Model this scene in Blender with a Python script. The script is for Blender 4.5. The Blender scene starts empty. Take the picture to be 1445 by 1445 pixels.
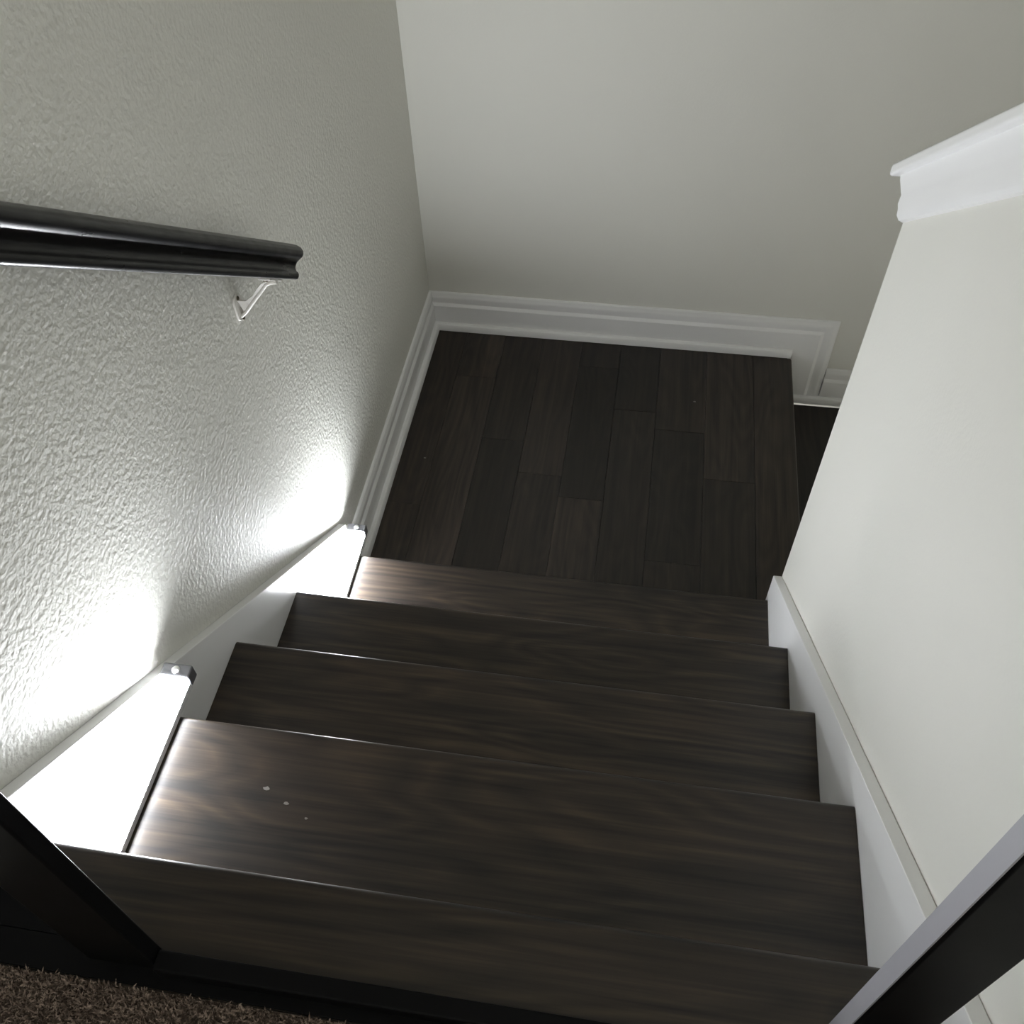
import bpy, bmesh, math, random
from mathutils import Vector, Matrix
random.seed(7)
scene = bpy.context.scene
COL = scene.collection

# ------------------------------------------------------------------ camera
CAM = Vector((0.6672, -0.2947, 2.0235))
YAW, PITCH, ROLL, FPX = -0.1829, -0.8868, -0.0405, 1319.9
fwd = Vector((math.sin(YAW)*math.cos(PITCH), math.cos(YAW)*math.cos(PITCH), math.sin(PITCH)))
rgt = Vector((math.cos(YAW), -math.sin(YAW), 0.0))
upv = rgt.cross(fwd)
c_, s_ = math.cos(ROLL), math.sin(ROLL)
r2 = c_*rgt + s_*upv
u2 = -s_*rgt + c_*upv
cd = bpy.data.cameras.new('camera')
cd.sensor_width = 36.0
cd.sensor_fit = 'HORIZONTAL'
cd.lens = FPX/1445.0*36.0
cd.clip_start = 0.01
cam = bpy.data.objects.new('camera', cd)
cam.matrix_world = Matrix(((r2.x, u2.x, -fwd.x, CAM.x), (r2.y, u2.y, -fwd.y, CAM.y),
                           (r2.z, u2.z, -fwd.z, CAM.z), (0, 0, 0, 1)))
COL.objects.link(cam)
scene.camera = cam

# ------------------------------------------------------------------ light of the house around the stairwell
LED_UPPER, LED_LOWER = 103.0, 208.0
world = bpy.data.worlds.new('world')
scene.world = world
world.use_nodes = True
bg = world.node_tree.nodes['Background']
bg.inputs[0].default_value = (1.0, 0.99, 0.95, 1)
bg.inputs[1].default_value = 1.5
vs = scene.view_settings
vs.view_transform = 'Standard'
vs.look = 'None'
vs.exposure = 0.45
vs.gamma = 1.0
vs.use_curve_mapping = False

# ------------------------------------------------------------------ dimensions
H = 0.19                      # rise
RUN = 0.2528
SL = H/RUN                    # rake slope
TOPZ = 5*H
W = 1.0267                    # between the skirt boards
TL, TR = 0.0178, 0.0192       # skirt board thickness
XW = -TL                      # left wall face
XH = W + TR                   # half wall face
YF = 2.077 + TL               # far wall face
XR = 1.157                    # landing edge
NOSE = {5: 0.0079, 4: RUN+0.0139, 3: 2*RUN+0.0027, 2: 3*RUN-0.0086, 1: 4*RUN-0.0169}
CR, SR = math.cos(math.atan(SL)), math.sin(math.atan(SL))

# ------------------------------------------------------------------ helpers
def link(name, bm, mat, parent=None, smooth=False, bevel=0.0, seg=2, limit=35):
    bmesh.ops.recalc_face_normals(bm, faces=bm.faces[:])
    me = bpy.data.meshes.new(name)
    bm.to_mesh(me)
    bm.free()
    if mat:
        me.materials.append(mat)
    o = bpy.data.objects.new(name, me)
    COL.objects.link(o)
    if parent:
        o.parent = parent
    if smooth or bevel:
        for p in me.polygons:
            p.use_smooth = True
        if hasattr(me, 'set_sharp_from_angle'):
            me.set_sharp_from_angle(angle=math.radians(limit))
    if bevel:
        m = o.modifiers.new('bevel', 'BEVEL')
        m.width = bevel
        m.segments = seg
        m.limit_method = 'ANGLE'
        m.angle_limit = math.radians(40)
        m.harden_normals = True
    return o

def box(bm, x0, x1, y0, y1, z0, z1):
    v = [bm.verts.new((x, y, z)) for x in (x0, x1) for y in (y0, y1) for z in (z0, z1)]
    for f in ((0, 1, 3, 2), (4, 6, 7, 5), (0, 4, 5, 1), (2, 3, 7, 6), (0, 2, 6, 4), (1, 5, 7, 3)):
        bm.faces.new([v[i] for i in f])
    return bm

def prism(bm, pts, a, b):
    """closed polygon of 3-D points extruded by moving from offset a to offset b (vectors)"""
    a, b = Vector(a), Vector(b)
    A = [bm.verts.new(Vector(p)+a) for p in pts]
    B = [bm.verts.new(Vector(p)+b) for p in pts]
    n = len(pts)
    bm.faces.new(A)
    bm.faces.new(B[::-1])
    for i in range(n):
        bm.faces.new((A[i], A[(i+1) % n], B[(i+1) % n], B[i]))
    return bm

def bridge(bm, rings, cap=True, closed=True):
    R = [[bm.verts.new(p) for p in r] for r in rings]
    n = len(R[0])
    for k in range(len(R)-1):
        for i in range(n if closed else n-1):
            j = (i+1) % n
            bm.faces.new((R[k][i], R[k][j], R[k+1][j], R[k+1][i]))
    if cap:
        bm.faces.new(R[0])
        bm.faces.new(R[-1][::-1])
    return bm

def tag(o, label=None, cat=None, group=None, kind=None):
    if label: o['label'] = label
    if cat: o['category'] = cat
    if group: o['group'] = group
    if kind: o['kind'] = kind
    return o

def empty(name, loc):
    o = bpy.data.objects.new(name, None)
    o.empty_display_size = 0.05
    o.location = loc
    COL.objects.link(o)
    return o

def adopt(o, parent):
    """parent keeping the world-space coordinates"""
    o.parent = parent
    o.matrix_parent_inverse = Matrix.Translation(parent.location).inverted()
    return o

# ------------------------------------------------------------------ materials
def new_mat(name):
    m = bpy.data.materials.new(name)
    m.use_nodes = True
    nt = m.node_tree
    return m, nt, nt.nodes['Principled BSDF']

def node(nt, typ, **kw):
    n = nt.nodes.new(typ)
    for k, v in kw.items():
        setattr(n, k, v)
    return n

def plain(name, col, rough=0.5, metallic=0.0, spec=0.5, noise=0.0, nscale=40.0, bump=0.0):
    m, nt, b = new_mat(name)
    b.inputs['Base Color'].default_value = (*col, 1)
    b.inputs['Roughness'].default_value = rough
    b.inputs['Metallic'].default_value = metallic
    b.inputs['Specular IOR Level'].default_value = spec
    tc = node(nt, 'ShaderNodeTexCoord')
    nz = node(nt, 'ShaderNodeTexNoise')
    nz.inputs['Scale'].default_value = nscale
    nz.inputs['Detail'].default_value = 3
    nt.links.new(tc.outputs['Object'], nz.inputs['Vector'])
    if noise:
        mr = node(nt, 'ShaderNodeMapRange')
        mr.inputs['To Min'].default_value = max(0.02, rough-noise)
        mr.inputs['To Max'].default_value = rough+noise
        nt.links.new(nz.outputs['Fac'], mr.inputs['Value'])
        nt.links.new(mr.outputs['Result'], b.inputs['Roughness'])
    if bump:
        bp = node(nt, 'ShaderNodeBump')
        bp.inputs['Strength'].default_value = 1.0
        bp.inputs['Distance'].default_value = bump
        nt.links.new(nz.outputs['Fac'], bp.inputs['Height'])
        nt.links.new(bp.outputs['Normal'], b.inputs['Normal'])
    return m

def wall_mat(name, col, scale, dist, stretch=(1, 1, 1)):
    """painted drywall with sprayed orange-peel relief"""
    m, nt, b = new_mat(name)
    tc = node(nt, 'ShaderNodeTexCoord')
    mp = node(nt, 'ShaderNodeMapping')
    mp.inputs['Scale'].default_value = stretch
    nt.links.new(tc.outputs['Object'], mp.inputs['Vector'])
    n1 = node(nt, 'ShaderNodeTexNoise')
    n1.inputs['Scale'].default_value = scale
    n1.inputs['Detail'].default_value = 3.0
    n1.inputs['Roughness'].default_value = 0.5
    n1.inputs['Distortion'].default_value = 0.0
    nt.links.new(mp.outputs['Vector'], n1.inputs['Vector'])
    bp = node(nt, 'ShaderNodeBump')
    bp.inputs['Strength'].default_value = 1.0
    bp.inputs['Distance'].default_value = dist
    nt.links.new(n1.outputs['Fac'], bp.inputs['Height'])
    nt.links.new(bp.outputs['Normal'], b.inputs['Normal'])
    b.inputs['Base Color'].default_value = (*col, 1)
    b.inputs['Roughness'].default_value = 0.6
    b.inputs['Specular IOR Level'].default_value = 0.25
    return m

def wood_mat(name, axis, dark, mid, light, rough=0.33, vary=0.35, grain=1.0):
    """dark stained oak: fine pores and cathedral bands running along `axis`"""
    m, nt, b = new_mat(name)
    L = nt.links.new
    tc = node(nt, 'ShaderNodeTexCoord')
    oi = node(nt, 'ShaderNodeObjectInfo')
    mul = node(nt, 'ShaderNodeVectorMath', operation='SCALE')
    cmb = node(nt, 'ShaderNodeCombineXYZ')
    L(oi.outputs['Random'], cmb.inputs[0]); L(oi.outputs['Random'], cmb.inputs[1]); L(oi.outputs['Random'], cmb.inputs[2])
    L(cmb.outputs[0], mul.inputs[0]); mul.inputs['Scale'].default_value = 13.7
    add = node(nt, 'ShaderNodeVectorMath', operation='ADD')
    L(tc.outputs['Object'], add.inputs[0]); L(mul.outputs[0], add.inputs[1])
    def mapped(along, across):
        mp = node(nt, 'ShaderNodeMapping')
        s = [across]*3
        s[axis] = along
        mp.inputs['Scale'].default_value = s
        L(add.outputs[0], mp.inputs['Vector'])
        return mp
    # broad cathedral bands
    mpA = mapped(1.6, 9.0)
    nA = node(nt, 'ShaderNodeTexNoise')
    nA.inputs['Scale'].default_value = 1.0; nA.inputs['Detail'].default_value = 1.5
    L(mpA.outputs[0], nA.inputs['Vector'])
    sc = node(nt, 'ShaderNodeMath', operation='MULTIPLY'); sc.inputs[1].default_value = 13.0
    L(nA.outputs['Fac'], sc.inputs[0])
    pp = node(nt, 'ShaderNodeMath', operation='PINGPONG'); pp.inputs[1].default_value = 0.5
    L(sc.outputs[0], pp.inputs[0])
    # fine pores
    mpB = mapped(7.0, 330.0)
    nB = node(nt, 'ShaderNodeTexNoise')
    nB.inputs['Scale'].default_value = 1.0; nB.inputs['Detail'].default_value = 3.0
    L(mpB.outputs[0], nB.inputs['Vector'])
    # medium streaks
    mpC = mapped(1.7, 62.0)
    nC = node(nt, 'ShaderNodeTexNoise')
    nC.inputs['Scale'].default_value = 1.0; nC.inputs['Detail'].default_value = 3.0; nC.inputs['Distortion'].default_value = 0.6
    L(mpC.outputs[0], nC.inputs['Vector'])
    a1 = node(nt, 'ShaderNodeMath', operation='MULTIPLY_ADD'); a1.inputs[1].default_value = 0.42; 
    L(pp.outputs[0], a1.inputs[0]); 
    a2 = node(nt, 'ShaderNodeMath', operation='MULTIPLY_ADD'); a2.inputs[1].default_value = 1.05; a2.inputs[2].default_value = -0.25
    L(nC.outputs['Fac'], a2.inputs[0]); L(a2.outputs[0], a1.inputs[2])
    a3 = node(nt, 'ShaderNodeMath', operation='MULTIPLY_ADD'); a3.inputs[1].default_value = 0.30; 
    L(nB.outputs['Fac'], a3.inputs[0]); 
    a4 = node(nt, 'ShaderNodeMath', operation='SUBTRACT'); a4.inputs[1].default_value = 0.12
    L(a1.outputs[0], a4.inputs[0]); L(a4.outputs[0], a3.inputs[2])
    cr = node(nt, 'ShaderNodeValToRGB')
    e = cr.color_ramp.elements
    e[0].position = 0.18; e[0].color = (*dark, 1)
    e[1].position = 0.80; e[1].color = (*light, 1)
    k = cr.color_ramp.elements.new(0.48); k.color = (*mid, 1)
    L(a3.outputs[0], cr.inputs['Fac'])
    # board-to-board variation of the stain
    mr = node(nt, 'ShaderNodeMapRange')
    mr.inputs['To Min'].default_value = 1.0-vary; mr.inputs['To Max'].default_value = 1.0+vary
    L(oi.outputs['Random'], mr.inputs['Value'])
    vm = node(nt, 'ShaderNodeVectorMath', operation='SCALE')
    L(cr.outputs['Color'], vm.inputs[0]); L(mr.outputs['Result'], vm.inputs['Scale'])
    L(vm.outputs[0], b.inputs['Base Color'])
    rr = node(nt, 'ShaderNodeMapRange')
    rr.inputs['To Min'].default_value = rough+0.10; rr.inputs['To Max'].default_value = rough-0.05
    L(a3.outputs[0], rr.inputs['Value']); L(rr.outputs['Result'], b.inputs['Roughness'])
    bp = node(nt, 'ShaderNodeBump'); bp.inputs['Distance'].default_value = 0.0003*grain; bp.inputs['Strength'].default_value = 0.6
    L(a3.outputs[0], bp.inputs['Height']); L(bp.outputs['Normal'], b.inputs['Normal'])
    b.inputs['Specular IOR Level'].default_value = 0.4
    return m

M_LWALL = wall_mat('textured_paint', (0.735, 0.730, 0.680), 120, 0.0016)
M_WALL = wall_mat('smooth_paint', (0.735, 0.730, 0.680), 160, 0.0004)
M_TRIM = plain('white_semigloss', (0.88, 0.88, 0.88), 0.32, noise=0.06, nscale=25)
M_TREAD = wood_mat('stained_tread', 0, (0.009, 0.007, 0.006), (0.031, 0.0225, 0.0165), (0.068, 0.047, 0.031), vary=0.08)
M_PLANK = wood_mat('stained_plank', 1, (0.012, 0.0095, 0.008), (0.026, 0.019, 0.015), (0.045, 0.032, 0.024), vary=0.5)
M_RISER = plain('dark_riser', (0.018, 0.013, 0.011), 0.4, noise=0.08, bump=0.0002)
M_RAIL = plain('black_gloss_paint', (0.004, 0.004, 0.0045), 0.32, spec=0.22, noise=0.12, nscale=26)
M_BRACKET = plain('white_painted_bracket', (0.72, 0.70, 0.66), 0.35, noise=0.08)
M_SCREW = plain('tarnished_screw', (0.10, 0.085, 0.06), 0.4, metallic=0.8, noise=0.1)
M_GATE = plain('black_satin_metal', (0.006, 0.006, 0.0065), 0.42, spec=0.06, noise=0.03, nscale=12)
M_LIT_FACE = plain('lit_face_grey', (0.33, 0.33, 0.36), 0.4, noise=0.05)  # grey stands for light on the post's inner face
M_HOUSING = plain('silver_housing', (0.7, 0.7, 0.72), 0.4, metallic=0.0, noise=0.05)
M_CAP = plain('grey_sensor_cap', (0.10, 0.10, 0.11), 0.45, noise=0.05)
M_SENSOR = plain('white_sensor_dome', (0.85, 0.85, 0.85), 0.3, noise=0.05)
M_CARPET_BASE = plain('carpet_backing', (0.10, 0.075, 0.058), 0.95, noise=0.02, nscale=200, bump=0.003)
M_PAINT = plain('dried_white_paint', (0.20, 0.19, 0.18), 0.6, noise=0.1)
def led_mat(name, strength):
    m, nt, b = new_mat(name)
    b.inputs['Base Color'].default_value = (0.9, 0.9, 0.9, 1)
    b.inputs['Emission Color'].default_value = (0.93, 0.96, 1.0, 1)
    b.inputs['Emission Strength'].default_value = strength
    return m
M_LED_UP = led_mat('led_diffuser_upper', LED_UPPER)
M_LED_LOW = led_mat('led_diffuser_lower', LED_LOWER)
M_PILE, nt_, b_ = new_mat('carpet_pile')
oi_ = node(nt_, 'ShaderNodeTexCoord')
nz_ = node(nt_, 'ShaderNodeTexNoise'); nz_.inputs['Scale'].default_value = 160; nz_.inputs['Detail'].default_value = 3
cr_ = node(nt_, 'ShaderNodeValToRGB')
cr_.color_ramp.elements[0].position = 0.35; cr_.color_ramp.elements[0].color = (0.12, 0.088, 0.070, 1)
cr_.color_ramp.elements[1].position = 0.66; cr_.color_ramp.elements[1].color = (0.42, 0.33, 0.27, 1)
nt_.links.new(oi_.outputs['Object'], nz_.inputs['Vector']); nt_.links.new(nz_.outputs['Fac'], cr_.inputs['Fac'])
nt_.links.new(cr_.outputs['Color'], b_.inputs['Base Color']); b_.inputs['Roughness'].default_value = 0.95
b_.inputs['Specular IOR Level'].default_value = 0.1

# ------------------------------------------------------------------ walls and ceiling
CEIL = TOPZ + 2.44
o = link('wall_left', box(bmesh.new(), XW-0.12, XW, -1.6, YF+0.12, -1.3, CEIL), M_LWALL)
tag(o, 'left stairwell wall with sprayed orange peel texture behind the black handrail', kind='structure')
o = link('wall_far', box(bmesh.new(), XW+0.0005, 2.45, YF, YF+0.12, -1.3, CEIL), M_WALL)
tag(o, 'smooth grey beige wall beyond the landing', kind='structure')
o = link('ceiling', box(bmesh.new(), XW-0.12, 2.45, -1.6, YF+0.12, CEIL+0.0005, CEIL+0.1), M_WALL)
tag(o, 'plain painted ceiling above the stairwell', kind='structure')

o = link('wall_blocker_outer', box(bmesh.new(), 2.4505, 2.57, -1.6, YF+0.12, -1.3, CEIL), M_WALL)  # added out of view to keep world light off the far wall's right end
tag(o, 'unseen wall beyond the lower flight, added to block light from the right', kind='structure')

o = link('wall_blocker_hall', box(bmesh.new(), 1.22, 2.45, 0.20, 0.32, -1.3, CEIL), M_WALL)  # added out of view, stops back light reaching the far wall's right side
tag(o, 'unseen wall behind the right half wall, added to block light from the back', kind='structure')

o = link('wall_blocker_back', box(bmesh.new(), XW-0.12, 2.45, -1.72, -1.6, -1.3, 2.0), M_WALL)  # added out of view, lets world light in only above its top
tag(o, 'unseen low wall behind the viewer, added to block low light from the back', kind='structure')

# half wall on the right, top follows the rake
YE, ZE = 1.0131, 1.1868
HWT = 0.105                                        # thickness
def rake_top(y): return ZE + (YE-y)*SL
YL = -0.25                                         # where the rake turns level above the upper floor
pts = [(0, YE, -1.3), (0, YE, ZE), (0, YL, rake_top(YL)), (0, -1.6, rake_top(YL)), (0, -1.6, -1.3)]
bm = prism(bmesh.new(), pts, (XH, 0, 0), (XH+HWT, 0, 0))
o = link('wall_right', bm, M_WALL)
tag(o, 'sloping half wall on the right of the stairs under a white cap', kind='structure')

# white cap of the half wall: moulding under an overhanging board
cap = empty('trim_3', (XH+HWT/2, YE, ZE))
tag(cap, 'white moulded cap along the top of the right half wall', kind='structure')
# moulding profile: (protrusion, n above wall top line)
prof = [(0.0005, -0.001), (0.006, -0.001), (0.010, 0.004), (0.011, 0.012), (0.013, 0.018), (0.0125, 0.030),
        (0.015, 0.036), (0.019, 0.046), (0.021, 0.054), (0.021, 0.0635)]
bm = bmesh.new()
# path (plan): along left face from the back to the end, round the end, back along the right face
rows = []
for t, n in prof:
    path = []
    for y in (-1.6, YL):
        zz = rake_top(YL) + n/CR
        path.append((XH-t, y, zz))
    path.append((XH-t, YE+t, rake_top(YE+t)+n/CR + t*SL))
    path.append((XH+HWT+t, YE+t, rake_top(YE+t)+n/CR + t*SL))
    for y in (YL, -1.6):
        path.append((XH+HWT+t, y, rake_top(YL)+n/CR))
    rows.append(path)
V = [[bm.verts.new(p) for p in r] for r in rows]
for i in range(len(V)-1):
    for j in range(len(V[0])-1):
        bm.faces.new((V[i][j], V[i][j+1], V[i+1][j+1], V[i+1][j]))
for r_ in (V[0], V[-1]):
    bm.faces.new((r_[0], r_[1], r_[4], r_[5])); bm.faces.new((r_[1], r_[2], r_[3], r_[4]))
bm.faces.new([V[i][0] for i in range(len(V))] + [V[i][-1] for i in range(len(V)-1, -1, -1)])
adopt(link('moulding', bm, M_TRIM, smooth=True, limit=30), cap)
bm = bmesh.new()
OV = 0.034; N0, N1 = 0.0637/CR, 0.0805/CR
ye = YE + OV
pts = [(0, -1.6, rake_top(YL)+N0), (0, YL, rake_top(YL)+N0), (0, ye, rake_top(ye)+N0), (0, ye, rake_top(ye)+N1),
       (0, YL, rake_top(YL)+N1), (0, -1.6, rake_top(YL)+N1)]
prism(bm, pts, (XH-OV, 0, 0), (XH+HWT+OV, 0, 0))
adopt(link('cap_board', bm, M_TRIM, bevel=0.005, seg=3), cap)

# ------------------------------------------------------------------ landing floor of separate planks
fl = link('floor_landing', box(bmesh.new(), XW+0.0005, XR-0.012, NOSE[1]-0.04, YF-0.0005, -0.06, -0.0125), M_RISER)
tag(fl, 'landing floor of dark stained wood planks at the foot of the stairs', kind='structure')
xs = [XW+0.001, 0.107, 0.234, 0.361, 0.488, 0.615, 0.742, 0.890, 1.035]
joints = {0: [1.32], 1: [1.86], 2: [1.60], 3: [1.478], 4: [1.40, 1.95], 5: [1.77], 6: [1.21, 1.70], 7: [1.52]}
y0_, y1_ = NOSE[1]-0.035, YF-0.001
for k in range(8):
    ys = [y0_] + joints[k] + [y1_]
    for a, b in zip(ys[:-1], ys[1:]):
        g = 0.00025
        adopt(link('plank', box(bmesh.new(), xs[k]+g, xs[k+1]-g, a+g, b-g, -0.012, random.uniform(-0.0003, 0.0)), M_PLANK, bevel=0.0005, seg=1), fl)
# rounded nosing board along the landing edge
bm = bmesh.new()
prism(bm, [(1.0356, 0, -0.022), (XR-0.006, 0, -0.022), (XR-0.001, 0, -0.017), (XR, 0, -0.011), (XR-0.001, 0, -0.005), (XR-0.006, 0, 0), (1.0356, 0, 0)],
      (0, YE+0.001, 0), (0, YF-0.030, 0))
adopt(link('nosing_board', bm, M_PLANK, smooth=True, limit=50), fl)

# the next flight, turning down to the right beyond the landing
lower = empty('staircase', (1.3, 1.55, -H))
tag(lower, 'lower flight of dark stairs turning down to the right beyond the landing edge', 'staircase')
for k in range(3):
    x0, z = XR-0.022+0.2528*k, -H*(k+1)
    bm = bmesh.new()
    box(bm, x0-0.0+0.019, x0+0.2528+0.022, YE+0.002, YF-0.030, z-0.026, z)
    adopt(link('tread', bm, M_PLANK, bevel=0.008, seg=3), lower)
    adopt(link('riser', box(bmesh.new(), x0, x0+0.0185, YE+0.002, YF-0.030, z-0.026, z+H-0.0265 if k else -0.0605), M_RISER), lower)

# ------------------------------------------------------------------ the main flight
st = empty('staircase', (W/2, 0.5, 0))
tag(st, 'upper flight of dark stained wooden stairs between white skirt boards', 'staircase')
E_ = 0.0006
TT = 0.027
def tread(y_nose, y_back, z):
    r = 0.009
    pts = [(0, y_back, z-TT), (0, y_nose-r, z-TT)]
    for k in range(1, 7):
        a = -math.pi/2 + math.pi/2*k/6
        pts.append((0, y_nose-r+r*math.cos(a), z-TT+r+r*math.sin(a)))
    for k in range(0, 7):
        a = math.pi/2*k/6
        pts.append((0, y_nose-r+r*math.cos(a), z-r+r*math.sin(a)))
    pts.append((0, y_back, z))
    bm = prism(bmesh.new(), pts, (E_, 0, 0), (W-E_, 0, 0))
    return adopt(link('tread', bm, M_TREAD, smooth=True, limit=50), st)
OVH = 0.026
for k in (4, 3, 2, 1):
    yb = NOSE[k+1]-OVH-0.002
    tread(NOSE[k], yb, H*k)
    adopt(link('riser', box(bmesh.new(), E_, W-E_, NOSE[k+1]-OVH-0.019, NOSE[k+1]-OVH-0.001, H*k-TT, H*(k+1)-TT-0.0005), M_RISER), st)
adopt(link('riser', box(bmesh.new(), E_, W-E_, NOSE[1]-OVH-0.019, NOSE[1]-OVH-0.001, 0.001, H-TT-0.0005), M_RISER), st)
CARP_Y = -0.127
top = tread(NOSE[5], CARP_Y+0.001, TOPZ)
top.name = 'top_nosing_board'

# skirt boards
def skirt(name, x0, x1, off, y_end, label):
    zt = lambda y: TOPZ + off - y*SL
    yl = (off-0.14)/SL
    pts = [(0, y_end, 0.0005), (0, y_end, zt(y_end)), (0, yl, TOPZ+0.14), (0, -1.5, TOPZ+0.14),
           (0, -1.5, TOPZ-0.2), (0, yl, TOPZ-0.2), (0, y_end-0.25, 0.0005)]
    o = link(name, prism(bmesh.new(), pts, (x0, 0, 0), (x1, 0, 0)), M_TRIM, bevel=0.0015, seg=2)
    return tag(o, label, kind='structure')
skirt('trim_1', XW+0.0003, 0.0, 0.0691, 1.052, 'white skirt board along the textured wall beside the two lit bars')
skirt('trim_2', W, XH-0.00005, 0.0700, YE, 'white skirt board along the foot of the right half wall')

# ------------------------------------------------------------------ baseboards of the landing
BH = 0.1401
BP = [(0.0, 0.0), (0.0045, 0.0), (0.0075, 0.003), (0.0085, 0.009), (0.0105, 0.013), (0.0115, 0.020), (0.0095, 0.030),
      (0.0090, 0.040), (0.0125, 0.046), (0.0145, 0.050)]           # (out from wall, down from the top)
FL_ = BP + [(0.0145, BH-0.001)]
# left: along y
bm = bmesh.new()
yb0 = 1.0525
poly = [(XW+0.0003+t, BH-s) for t, s in FL_] + [(XW+0.0003, 0.001)]
ringA = [(x, yb0, z) for x, z in poly]
ringB = [(x, YF-0.0003-(x-XW-0.0003), z) for x, z in poly]
bridge(bm, [ringA, ringB])
bbl = link('baseboard_left', bm, M_TRIM, smooth=True, limit=25)
tag(bbl, 'white moulded baseboard along the left wall of the landing', kind='structure')
SH = [(0.0, 0.001), (0.0, 0.027), (0.006, 0.027), (0.011, 0.023), (0.0141, 0.016), (0.0141, 0.001)]   # shoe moulding
bm = bmesh.new()
xb = XW + 0.0148
bridge(bm, [[(xb+t, yb0, z) for t, z in SH], [(xb+t, YF-0.0148-t-0.0003, z) for t, z in SH]])
adopt(link('shoe_moulding', bm, M_TRIM, smooth=True, limit=25), bbl)
# far: horizontal run, mitred at the right end and turned down the step
BX = 1.2771
bm = bmesh.new()
yy = YF-0.0003
path_rows = []
for t, s in BP:
    path_rows.append([(XW+0.0006+t, yy-t, BH-s), (BX-s, yy-t, BH-s), (BX-s, yy-t, -H+0.001)])
V = [[bm.verts.new(p) for p in r] for r in path_rows]
for i in range(len(V)-1):
    for j in range(2):
        bm.faces.new((V[i][j], V[i][j+1], V[i+1][j+1], V[i+1][j]))
t, s = BP[-1]
q = [bm.verts.new(p) for p in ((XW+0.0006+t, yy-t, 0.001), (XR+0.001, yy-t, 0.001), (XR+0.001, yy-t, -H+0.001))]
bm.faces.new((V[-1][0], V[-1][1], q[1], q[0]))
bm.faces.new((V[-1][1], V[-1][2], q[2], q[1]))
bbf = link('baseboard_far', bm, M_TRIM, smooth=True, limit=25)
tag(bbf, 'white moulded baseboard on the far wall turning down at the landing step', kind='structure')
bm = bmesh.new()
yb = yy-0.0148
bridge(bm, [[(xb+t, yb-t, z) for t, z in SH], [(XR-0.004, yb-t, z) for t, z in SH]])
adopt(link('shoe_moulding', bm, M_TRIM, smooth=True, limit=25), bbf)
# lower baseboard beyond the step
bm = bmesh.new()
bridge(bm, [[(x_, yy-t, -H+BH-s) for t, s in FL_] + [(x_, yy, -H+0.001)] for x_ in (BX+0.0005, BX+0.2528)])
lb = link('baseboard_lower', bm, M_TRIM, smooth=True, limit=25)
tag(lb, 'lower white baseboard beyond the landing step on the far wall', kind='structure')
bm = bmesh.new()
bridge(bm, [[(x_, yb-t, z-H) for t, z in SH] for x_ in (XR+0.03, BX+0.2528)])
adopt(link('shoe_moulding', bm, M_TRIM, smooth=True, limit=25), lb)

# ------------------------------------------------------------------ upper floor with carpet
uf = link('floor_upper', box(bmesh.new(), 0.0006, W-0.0006, -1.5, CARP_Y, TOPZ-0.12, TOPZ), M_CARPET_BASE)
tag(uf, 'upper floor covered in brown carpet at the top of the stairs', kind='structure')
bm = bmesh.new()
rnd = random.Random(3)
for i in range(60000):
    x = rnd.uniform(0.004, W-0.004)
    y = CARP_Y - 0.002 - 0.26*rnd.random()**1.3
    hgt = rnd.uniform(0.004, 0.0065)
    a = rnd.uniform(0, 6.283)
    w = rnd.uniform(0.0006, 0.0011)
    dx, dy = math.cos(a)*w, math.sin(a)*w
    lx, ly = rnd.gauss(0, 0.0012), rnd.gauss(0, 0.0012)
    p = [bm.verts.new(q) for q in ((x-dx, y-dy, TOPZ), (x+dx, y+dy, TOPZ), (x+lx+dx, y+ly+dy, TOPZ+hgt*0.7), (x+lx-dx, y+ly-dy, TOPZ+hgt*0.7),
                                   (x+lx*2.4, y+ly*2.4, TOPZ+hgt))]
    bm.faces.new(p[:4]); bm.faces.new((p[3], p[2], p[4]))
me = bpy.data.meshes.new('carpet_pile'); bm.to_mesh(me); bm.free(); me.materials.append(M_PILE)
o = bpy.data.objects.new('carpet_pile', me); COL.objects.link(o); adopt(o, uf); o['kind'] = 'stuff'

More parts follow.
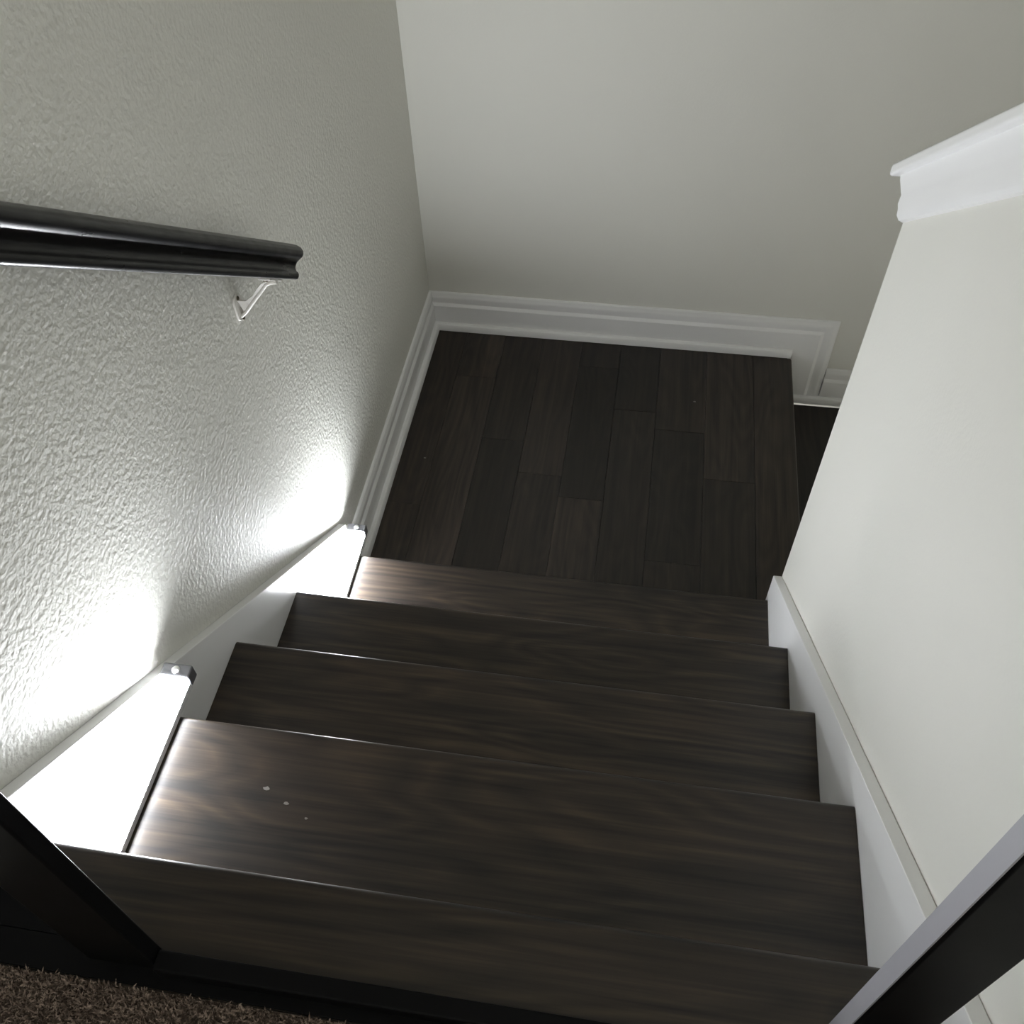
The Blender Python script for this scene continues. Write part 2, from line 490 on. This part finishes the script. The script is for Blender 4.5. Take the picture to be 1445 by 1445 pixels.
# ------------------------------------------------------------------ LED light bars lying on the treads
def led_bar(y_front, length, z, label, M_LED):
    """y_front: sensor end that overhangs the nosing"""
    x0, x1 = 0.0025, 0.0485
    root = empty('led_light_bar', ((x0+x1)/2, y_front-length/2, z))
    tag(root, label, 'light', 'motion sensor light bars on the stairs')
    ya, yb = y_front-length, y_front
    zb = z+0.0008
    cap_l = 0.022
    # shallow base channel
    pts = [(x0, 0, zb), (x1, 0, zb), (x1, 0, zb+0.0130), (x1-0.0015, 0, zb+0.0130), (x1-0.0015, 0, zb+0.0038), (x0, 0, zb+0.0038)]
    bm = prism(bmesh.new(), pts, (0, ya+0.006, 0), (0, yb-cap_l, 0))
    adopt(link('housing', bm, M_HOUSING), root)
    # diffuser cover glowing on its top and on its rounded side towards the stairs
    xa, xb_ = x0+0.0004, x1-0.0018
    za, zc, rr = zb+0.0042, zb+0.0255, 0.0060
    pr = [(xa, 0, za), (xb_, 0, za)]
    for k in range(7):
        a = math.pi/2*k/6
        pr.append((xb_-rr+rr*math.cos(a), 0, zc-rr+rr*math.sin(a)))
    pr += [((xa+xb_)/2, 0, zc+0.0008), (xa, 0, zc)]
    bm = prism(bmesh.new(), pr, (0, ya+0.0065, 0), (0, yb-cap_l-0.0005, 0))
    d = adopt(link('diffuser', bm, M_LED, smooth=True, limit=40), root)
    d['label'] = 'glowing white diffuser cover'
    c = adopt(link('sensor_cap', box(bmesh.new(), x0, x1, yb-cap_l+0.0002, yb, zb, zb+0.0272), M_CAP, bevel=0.003, seg=3), root)
    c['label'] = 'grey end cap with a motion sensor'
    bm = bmesh.new()
    bmesh.ops.create_uvsphere(bm, u_segments=20, v_segments=10, radius=0.0062)
    for v in bm.verts:
        v.co.z = max(v.co.z, -0.0005)*0.75
        v.co += Vector(((x0+x1)/2, yb-cap_l/2, zb+0.0275))
    s = link('sensor_dome', bm, M_SENSOR, smooth=True, limit=60)
    s.parent = c
    adopt(link('end_cap', box(bmesh.new(), x0, x1, ya, ya+0.0058, zb, zb+0.0262), M_CAP, bevel=0.002, seg=2), root)
    return root
led_bar(0.336, 0.318, 4*H, 'lit white light bar on the upper tread beside the left skirt board', M_LED_UP)
led_bar(1.066, 0.318, 1*H, 'lit white light bar on the lowest tread beside the landing', M_LED_LOW)

# ------------------------------------------------------------------ handrail
hr = empty('handrail', (0.047, 0.95, 1.05))
tag(hr, 'black moulded wooden handrail on a white bracket along the left wall', 'handrail')
half = [(0.0170, 0.0), (0.0198, 0.0012), (0.0216, 0.0048), (0.0219, 0.0085), (0.0206, 0.0118), (0.0172, 0.0138), (0.0153, 0.0185), (0.0156, 0.0235), (0.018, 0.0295), (0.0225, 0.0345),
        (0.0275, 0.039), (0.0293, 0.044), (0.0285, 0.0495), (0.0245, 0.0545), (0.0170, 0.0582), (0.008, 0.0598)]
profile = half + [(0, 0.060)] + [(-x, n) for x, n in half[::-1]]
RX, RN = 0.047, 1.404
RS1 = 0.172
AX = Vector((0, CR, -SR)); NN = Vector((0, SR, CR))
TILT = math.radians(0.72)              # the rail runs a touch steeper than the stairs
P0 = NN*RN + AX*RS1
AX2 = AX*math.cos(TILT) - NN*math.sin(TILT)
NN2 = NN*math.cos(TILT) + AX*math.sin(TILT)
def rp(x, n, s): return Vector((RX+x, 0, 0)) + P0 + NN2*n + AX2*(s-RS1)
rings = [[rp(x*k, (n-0.03)*k+0.03, s) for x, n in profile] for s, k in ((-1.15, 1), (RS1-0.0015, 1), (RS1, 0.965))]
adopt(link('rail', bridge(bmesh.new(), rings), M_RAIL, smooth=True, limit=60), hr)
# bracket
PY, PZ0, PZ1 = 0.900, 0.990, 1.040
br = empty('bracket', (XW, PY, 1.015)); br.parent = hr; br.matrix_parent_inverse = Matrix.Translation(hr.location).inverted()
def sub(o):
    o.parent = br; o.matrix_parent_inverse = Matrix.Translation(br.location).inverted(); return o
bm = bmesh.new()
ring = []
for k in range(24):
    a = 2*math.pi*k/24
    ring.append((0, PY+0.014*math.cos(a), (PZ0+PZ1)/2 + (0.012 if math.sin(a) > 0 else -0.012) + 0.013*math.sin(a)))
prism(bm, ring, (XW+0.0003, 0, 0), (XW+0.005, 0, 0))
sub(link('wall_plate', bm, M_BRACKET, bevel=0.0012, seg=2))
SY = 0.918
zs = (RN - SR*SY)/CR + 0.0012                     # underside of the rail above the saddle
arm = [Vector((XW+0.004, PY, 0.997)), Vector((XW+0.014, PY+0.002, 1.006)), Vector((0.016, PY+0.008, 1.030)), Vector((0.030, PY+0.013, zs-0.022)),
       Vector((0.038, SY-0.002, zs-0.012)), Vector((0.047, SY, zs-0.0075)), Vector((0.058, SY+0.001, zs-0.0065))]
rings = []
for i, p in enumerate(arm):
    d = (arm[min(i+1, len(arm)-1)]-arm[max(i-1, 0)]).normalized()
    a = d.cross(Vector((0, 1, 0))).normalized(); b = d.cross(a)
    rings.append([p + a*0.0035*math.cos(t) + b*0.0062*math.sin(t) for t in [2*math.pi*k/12 for k in range(12)]])
sub(link('arm', bridge(bmesh.new(), rings), M_BRACKET, smooth=True, limit=60))
# thin curved web between arm and plate
up_ = [Vector((XW+0.0045, PY, 1.030)), Vector((0.000, PY+0.003, 1.028)), Vector((0.014, PY+0.008, 1.038)), Vector((0.030, PY+0.013, zs-0.010)), Vector((0.040, SY-0.002, zs-0.005))]
lo_ = [arm[1]+Vector((-0.004, 0, 0)), Vector((0.006, PY+0.005, 1.018)), arm[2]+Vector((0, 0, 0.002)), arm[3]+Vector((0.003, 0, 0.004)), arm[4]+Vector((0.003, 0, 0.003))]
bm = bmesh.new()
rings = []
for u, l in zip(up_, lo_):
    rings.append([u+Vector((0, -0.0015, 0)), u+Vector((0, 0.0015, 0)), l+Vector((0, 0.0015, 0)), l+Vector((0, -0.0015, 0))])
sub(link('web', bridge(bm, rings), M_BRACKET))
bm = bmesh.new()
pts = [rp(x, -0.0003, 0) for x in (-0.011, 0.011)] + [rp(x, -0.004, 0) for x in (0.011, -0.011)]
s0 = CR*SY - SR*zs
prism(bm, pts, AX2*(s0-0.026), AX2*(s0+0.026))
sub(link('saddle', bm, M_BRACKET, bevel=0.001, seg=1))
for (p, d) in ((Vector((XW+0.0055, PY, 1.034)), Vector((1, 0, 0))), (Vector((XW+0.0055, PY, 0.9955-0.003)), Vector((1, 0, 0))),
               (rp(0, -0.0045, s0-0.018), -NN), (rp(0, -0.0045, s0+0.018), -NN)):
    bm = bmesh.new()
    bmesh.ops.create_uvsphere(bm, u_segments=12, v_segments=6, radius=0.0042)
    q = d.to_track_quat('Z', 'Y')
    for v in bm.verts:
        v.co.z = max(0, v.co.z)*0.7
        v.co = q @ v.co + p
    sub(link('screw', bm, M_SCREW, smooth=True, limit=60))

# ------------------------------------------------------------------ safety gate frame at the top of the stairs
gt = empty('safety_gate_frame', (0.56, -0.095, TOPZ))
tag(gt, 'black metal safety gate frame standing open at the top of the stairs', 'safety gate')
LEAN = 0.0404
def post(x0, x1, yf, depth, h, name='side_post', z0=TOPZ+0.0006, lx=0.0):
    pts = [(x0, yf, z0), (x1, yf, z0), (x1, yf+depth, z0), (x0, yf+depth, z0)]
    bm = prism(bmesh.new(), pts, (0, 0, 0), (lx*h, LEAN*h, h))
    return adopt(link(name, bm, M_GATE, bevel=0.003, seg=3), gt)
PZ = TOPZ+0.0046
post(0.150, 0.2336, -0.1080, 0.018, 0.76, lx=-0.0276, z0=PZ)
post(0.9220, 0.9845, -0.0850, 0.022, 0.76)
# lit inner face of the black right post, its light painted as grey
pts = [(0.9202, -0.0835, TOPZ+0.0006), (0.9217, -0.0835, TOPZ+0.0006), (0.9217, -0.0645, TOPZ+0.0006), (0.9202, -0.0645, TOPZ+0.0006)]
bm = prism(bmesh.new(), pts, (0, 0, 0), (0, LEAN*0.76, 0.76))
ls = adopt(link('lit_face_strip', bm, M_LIT_FACE), gt)
ls['label'] = 'lit inner face of the right post, light painted in as grey'
adopt(link('bottom_bar', box(bmesh.new(), 0.2340, 0.9195, -0.1140, -0.0930, PZ, TOPZ+0.033), M_GATE, bevel=0.003, seg=3), gt)
adopt(link('shade_plate', box(bmesh.new(), 0.004, W-0.004, CARP_Y+0.0015, -0.0895, TOPZ+0.0004, TOPZ+0.0044), M_GATE, bevel=0.001, seg=1), gt)  # black sheet painting the shade between gate bar and carpet
adopt(link('shade_plate', box(bmesh.new(), 0.004, 0.1480, -0.0893, -0.052, TOPZ+0.0004, TOPZ+0.0044), M_GATE), gt)  # more painted shade, beside the left post

# ------------------------------------------------------------------ small dried paint flecks on the wood
for (x, y, z, r, lab) in ((0.2116, 0.1739, 4*H, 0.0050, 'small pale fleck on the upper tread, nearest the light bar'),
                          (0.2461, 0.1570, 4*H, 0.0040, 'small pale fleck on the upper tread, middle of three'),
                          (0.2799, 0.1404, 4*H, 0.0024, 'small pale fleck on the upper tread, farthest from the light bar'),
                          (0.8564, 1.8310, 0.0, 0.0040, 'tiny pale fleck on the landing near the far baseboard'),
                          (0.1024-0.02, 1.4969, 0.0, 0.0035, 'tiny pale fleck on the landing near the left baseboard')):
    bm = bmesh.new()
    ring = []
    for k in range(9):
        a = 2*math.pi*k/9
        rr = 0.8*r*random.uniform(0.7, 1.15)
        ring.append((x+rr*1.3*math.cos(a), y+rr*0.8*math.sin(a), z+0.0003))
    prism(bm, ring, (0, 0, 0), (0, 0, 0.0007))
    o = link('paint_fleck', bm, M_PAINT)
    tag(o, lab, 'paint fleck', 'pale flecks on the dark wood')
